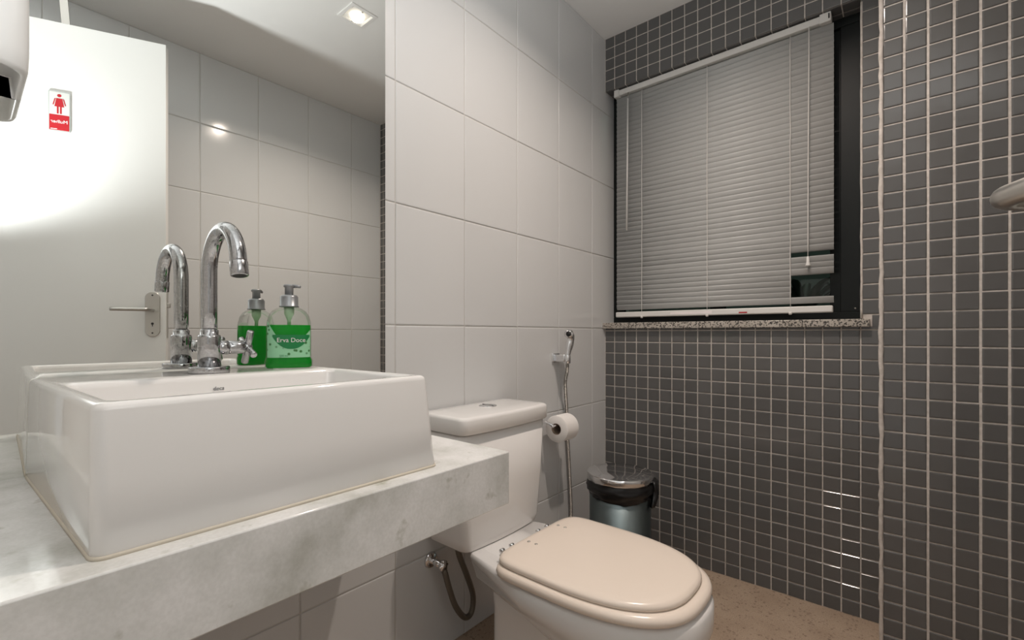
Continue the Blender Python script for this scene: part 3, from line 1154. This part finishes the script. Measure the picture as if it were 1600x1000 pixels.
# ------------------------------------------------------------------ pedal bin
BCX, BCY, BR_ = 0.242, -0.326, 0.122
bn = thing('pedal_bin', 'round steel bin with chrome lid and black bag in the corner', 'bin', (BCX, BCY, 0.0))
bm = bmesh.new()
lathe(bm, [(0.112, 0.0), (0.114, 0.004), (0.114, 0.02), (0.1125, 0.022), (0.1125, 0.40)], 48)
obj('body', bm, 'bin_steel', bn, True)
bm = bmesh.new()
lathe(bm, [(0.1165, 0.0), (0.1165, 0.016), (0.1135, 0.018)], 48)
obj('base_ring', bm, 'black', bn, True)
bm = bmesh.new()
lathe(bm, [(BR_ - 0.004, 0.401), (BR_, 0.402), (BR_, 0.423), (BR_ - 0.002, 0.427), (BR_ - 0.008, 0.4285), (BR_ - 0.026, 0.4292), (BR_ - 0.030, 0.4312), (0.06, 0.4330), (0.012, 0.4335)], 56)
obj('lid', bm, 'chrome', bn, True)
# bag turned over the rim: irregular folds
bm = bmesh.new()
n = 90
rings = []
for j in range(9):
    t = j / 8
    ring = []
    for i in range(n):
        a = 2 * pi * i / n
        wob = 0.0020 * math.sin(6 * a + 13 * t) + 0.0020 * math.sin(3 * a - 17 * t) + 0.0016 * math.sin(13 * a + 21 * t)
        low_ = 0.345 + 0.004 * math.sin(2 * a + 0.6) + 0.002 * math.sin(3 * a + 1) + 0.001 * math.sin(9 * a)
        z = 0.404 + (low_ - 0.404) * t
        rad = 0.1150 + 0.0100 * math.sin(pi * min(1, t * 1.15)) + wob * (0.4 + t) - 0.001 * t
        rad = max(rad, 0.1135)
        ring.append((rad * math.cos(a), rad * math.sin(a), z))
    rings.append(ring)
loft(bm, rings, False, False)
bag = obj('bin_bag', bm, 'black_bag', bn, True)
# gathered knot and its hanging tail, on the side toward the doorway
bm = bmesh.new()
ka = math.radians(20)
rad = Vector((math.cos(ka), math.sin(ka), 0))
tan = Vector((-math.sin(ka), math.cos(ka), 0))
rings = []
for j in range(9):
    t = j / 8
    c = rad * (0.119 + 0.008 * math.sin(pi * t)) + tan * (0.012 - 0.045 * t) + Vector((0, 0, 0.405 - 0.085 * t))
    ww = 0.032 * (1 - 0.62 * t) + 0.004 * math.sin(9 * t)
    tt = 0.016 * (1 - 0.5 * t)
    rings.append([c + tan * ww * math.cos(2 * pi * i / 14) * (1 + 0.25 * math.sin(3 * 2 * pi * i / 14 + 4 * t)) + rad * tt * math.sin(2 * pi * i / 14) * (1 + 0.3 * math.cos(4 * 2 * pi * i / 14)) for i in range(14)])
loft(bm, rings)
obj('bag_knot', bm, 'black_bag', bn, True)

# ------------------------------------------------------------------ towel dispenser on the mirror
DY0, DY1, DZ0, DZ1, DD = -2.088, -1.865, 1.309, 1.60, 0.141
dis = thing('towel_dispenser', 'white plastic paper towel dispenser mounted over the mirror', 'dispenser', (0.0, (DY0 + DY1) / 2, DZ0))
yc = (DY0 + DY1) / 2
bm = bmesh.new()
hw = (DY1 - DY0) / 2
X0 = 0.0062
R_d = lambda d, z, r: brect(X0, DD - d, -hw + d, hw - d, z, r, 0.003, 6)
loft(bm, [R_d(0.0, 0.30, 0.03)[::1], R_d(0.0, 0.20, 0.03), R_d(0.0, 0.03, 0.03), R_d(0.001, 0.006, 0.03), R_d(0.004, 0.0, 0.03), R_d(0.009, 0.001, 0.028),
          [(x, y, 0.012 + 0.02 * (1 - x / DD)) for x, y, z in R_d(0.012, 0.0, 0.028)],
          [(x, y, 0.020 + 0.012 * (1 - x / DD)) for x, y, z in R_d(0.030, 0.0, 0.02)]])
obj('cover', bm, 'white_plastic', dis, True)
bm = bmesh.new()
loft(bm, [[(0.100 + 0.007 * math.cos(a), 0.074 * math.sin(a), z) for a in [2 * pi * i / 24 for i in range(24)]] for z in (0.0205, 0.04)])
obj('paper_slot', bm, 'black', dis)
bm = bmesh.new()
box(bm, X0, 0.012, -hw + 0.004, hw - 0.002, 0.03, 0.30)
obj('back_plate', bm, 'white_plastic', dis, bevel=0.003)

# ------------------------------------------------------------------ door
E0 = Vector((1.149, -1.409))
dd2 = Vector((0.4277, -0.904)).normalized()
DLEN = 0.765
ang = math.atan2(dd2.y, dd2.x)
# local frame: +x from the free edge to the hinges, +y out of the room-facing side... n_in points at the mirror
door = thing('door_1', 'white painted door standing open, reflected in the mirror', 'door', (E0.x, E0.y, 0.0), kind='structure', rot=(0, 0, ang))
# local -y is the side that faces the mirror
bm = boxes((0.0, DLEN, 0.0, 0.035, 0.008, 2.07))
obj('door_leaf', bm, 'door', door, bevel=0.0015)
for zz in (0.25, 1.05, 1.85):
    bm = bmesh.new()
    cyl(bm, (DLEN + 0.004, 0.0, zz - 0.04), (DLEN + 0.004, 0.0, zz + 0.04), 0.006)
    obj('hinge', bm, 'brushed', door, True)


def stadium(bm, x0, x1, z0, z1, y0_, y1_, n=12):
    r_ = (x1 - x0) / 2
    cx = (x0 + x1) / 2
    pts = [(cx + r_ * math.cos(pi * k / n), z1 - r_ + r_ * math.sin(pi * k / n)) for k in range(n + 1)]
    pts += [(cx - r_ * math.cos(pi * k / n), z0 + r_ - r_ * math.sin(pi * k / n)) for k in range(n + 1)]
    loft(bm, [[(x, y0_, z) for x, z in pts], [(x, y1_, z) for x, z in pts]])
    return bm


SGN = -1      # side of the leaf that faces the mirror
pl_ = obj('handle_plate', stadium(bmesh.new(), 0.018, 0.065, 0.935, 1.108, 0.001, -0.006), 'brushed', door, bevel=0.0015)
bm = bmesh.new()
hx, hz = 0.0415, 1.037
tube(bm, catmull([(hx, -0.002, hz), (hx, -0.030, hz), (hx + 0.001, -0.050, hz), (hx + 0.008, -0.0655, hz), (hx + 0.025, -0.068, hz), (hx + 0.06, -0.066, hz), (hx + 0.112, -0.063, hz)], 6),
     0.0072, 16)
obj('lever', bm, 'brushed', pl_, True)
bm = bmesh.new()
cyl(bm, (hx, -0.0055, 0.985), (hx, -0.0065, 0.985), 0.0045)
box(bm, hx - 0.0015, hx + 0.0015, -0.0065, -0.0055, 0.974, 0.985)
obj('keyhole', bm, 'black', pl_)
for zz in (0.949, 1.094):
    bm = bmesh.new()
    cyl(bm, (hx, -0.0055, zz), (hx, -0.0068, zz), 0.003)
    obj('screw', bm, 'black', pl_)
bm = boxes((-0.0015, 0.001, 0.006, 0.029, 0.93, 1.11))
obj('lock_strip', bm, 'brushed', door)
bm = boxes((-0.011, 0.0, 0.010, 0.024, 1.048, 1.066))
obj('latch', bm, 'brushed', door, bevel=0.002)
# closer arm rising behind the leaf
bm = bmesh.new()
cy_ = 0.055
loft(bm, [[(0.298, cy_, 2.0), (0.322, cy_, 2.0), (0.322, cy_ + 0.004, 2.0), (0.298, cy_ + 0.004, 2.0)],
          [(0.312, cy_, 2.19), (0.336, cy_, 2.19), (0.336, cy_ + 0.004, 2.19), (0.312, cy_ + 0.004, 2.19)]])
box(bm, 0.29, 0.33, 0.034, 0.06, 1.98, 2.03)
obj('closer_arm', bm, 'brushed', door)

# sign stuck on the door (its lettering reads reversed in the mirror)
sgn = thing('restroom_sign', 'small red and silver restroom sign with a woman figure on the door', 'sign', kind='structure')
del sgn['kind']
n_in = Vector((-math.sin(ang), math.cos(ang), 0)) * SGN
xdir = Vector((math.cos(ang), math.sin(ang), 0))
base = Vector((E0.x, E0.y, 0)) + xdir * 0.3145 + n_in * 0.0004 + Vector((0, 0, 1.7475))
# local: x = reading direction for someone facing the door's mirror side, y = up, z = toward the mirror
rx = xdir.copy()
zz_ = n_in
yy_ = Vector((0, 0, 1))
rx = yy_.cross(zz_)
sgn.matrix_world = Matrix.Translation(base) @ Matrix((rx, yy_, zz_)).transposed().to_4x4()


def poly(bm, pts, z0, z1):
    return loft(bm, [[(x, y, z0) for x, y in pts], [(x, y, z1) for x, y in pts]])


def rr2(x0, x1, y0_, y1_, r_):
    return [(x, y) for x, y, z in rrect(x0, x1, y0_, y1_, 0, r_, 4)]


obj('backing', poly(bmesh.new(), rr2(-0.0305, 0.0305, -0.0725, 0.0725, 0.005), 0.0, 0.003), 'sign_edge', sgn)
obj('panel', poly(bmesh.new(), rr2(-0.0275, 0.0275, -0.0685, 0.0685, 0.003), 0.003, 0.0034), 'sign_white', sgn)
obj('red_field', poly(bmesh.new(), rr2(-0.0275, 0.0275, -0.0685, -0.013, 0.002), 0.0034, 0.0037), 'red', sgn)
bm = bmesh.new()
poly(bm, [(0.006 * math.cos(2 * pi * k / 20), 0.056 + 0.0055 * math.sin(2 * pi * k / 20)) for k in range(20)], 0.0034, 0.0038)
poly(bm, [(-0.0085, 0.046), (0.0085, 0.046), (0.0135, 0.016), (-0.0135, 0.016)], 0.0034, 0.0038)
for s_ in (-1, 1):
    poly(bm, [(s_ * 0.0095, 0.0465), (s_ * 0.0135, 0.044), (s_ * 0.0185, 0.022), (s_ * 0.0155, 0.021)], 0.0034, 0.0038)
    poly(bm, [(s_ * 0.0018, 0.0165), (s_ * 0.0068, 0.0165), (s_ * 0.0068, -0.009), (s_ * 0.0018, -0.009)], 0.0034, 0.0038)
obj('woman_figure', bm, 'red', sgn)
bm = text_mesh('Mulher', 0.0165, 0.0002)
bmesh.ops.translate(bm, vec=(0, -0.038, 0.0039), verts=bm.verts)
obj('lettering', bm, 'white_print', sgn)
bm = boxes((0.006, 0.024, -0.0655, -0.0635, 0.0037, 0.0039))
obj('maker_line', bm, 'white_print', sgn)

# ------------------------------------------------------------------ recessed ceiling lamp
LX, LY = 0.745, -0.828
dl = thing('recessed_lamp', 'square recessed ceiling lamp glowing warm white', 'ceiling lamp', (LX, LY, H))
bm = bmesh.new()
n = 4
sq = lambda h, z: [(-h, -h, z), (h, -h, z), (h, h, z), (-h, h, z)]
loft(bm, [sq(0.060, 0.0), sq(0.060, -0.004), sq(0.047, -0.005), sq(0.042, -0.002)], False, False)
obj('trim_plate', bm, 'plaster', dl)
bm = bmesh.new()
loft(bm, [sq(0.0425, -0.0022), sq(0.041, -0.0002), sq(0.030, -0.0002)], False, True)
obj('inner_plate', bm, 'plaster', dl)
bm = bmesh.new()
lathe(bm, [(0.028, -0.0012), (0.028, -0.006), (0.025, -0.0085), (0.013, -0.010)], 30)
obj('lamp_lens', bm, 'lamp_glow', dl, True)
for s_ in (-1, 1):
    bm = bmesh.new()
    cyl(bm, (s_ * 0.0395, 0, -0.001), (s_ * 0.0395, 0, -0.006), 0.003)
    obj('clip', bm, 'brushed', dl)
lamp('recessed_lamp_light', 'AREA', (LX, LY, H - 0.016), 8.8, (1.0, 0.86, 0.76), (0, 0, 0), shape='DISK', size=0.048, spread=math.radians(145))
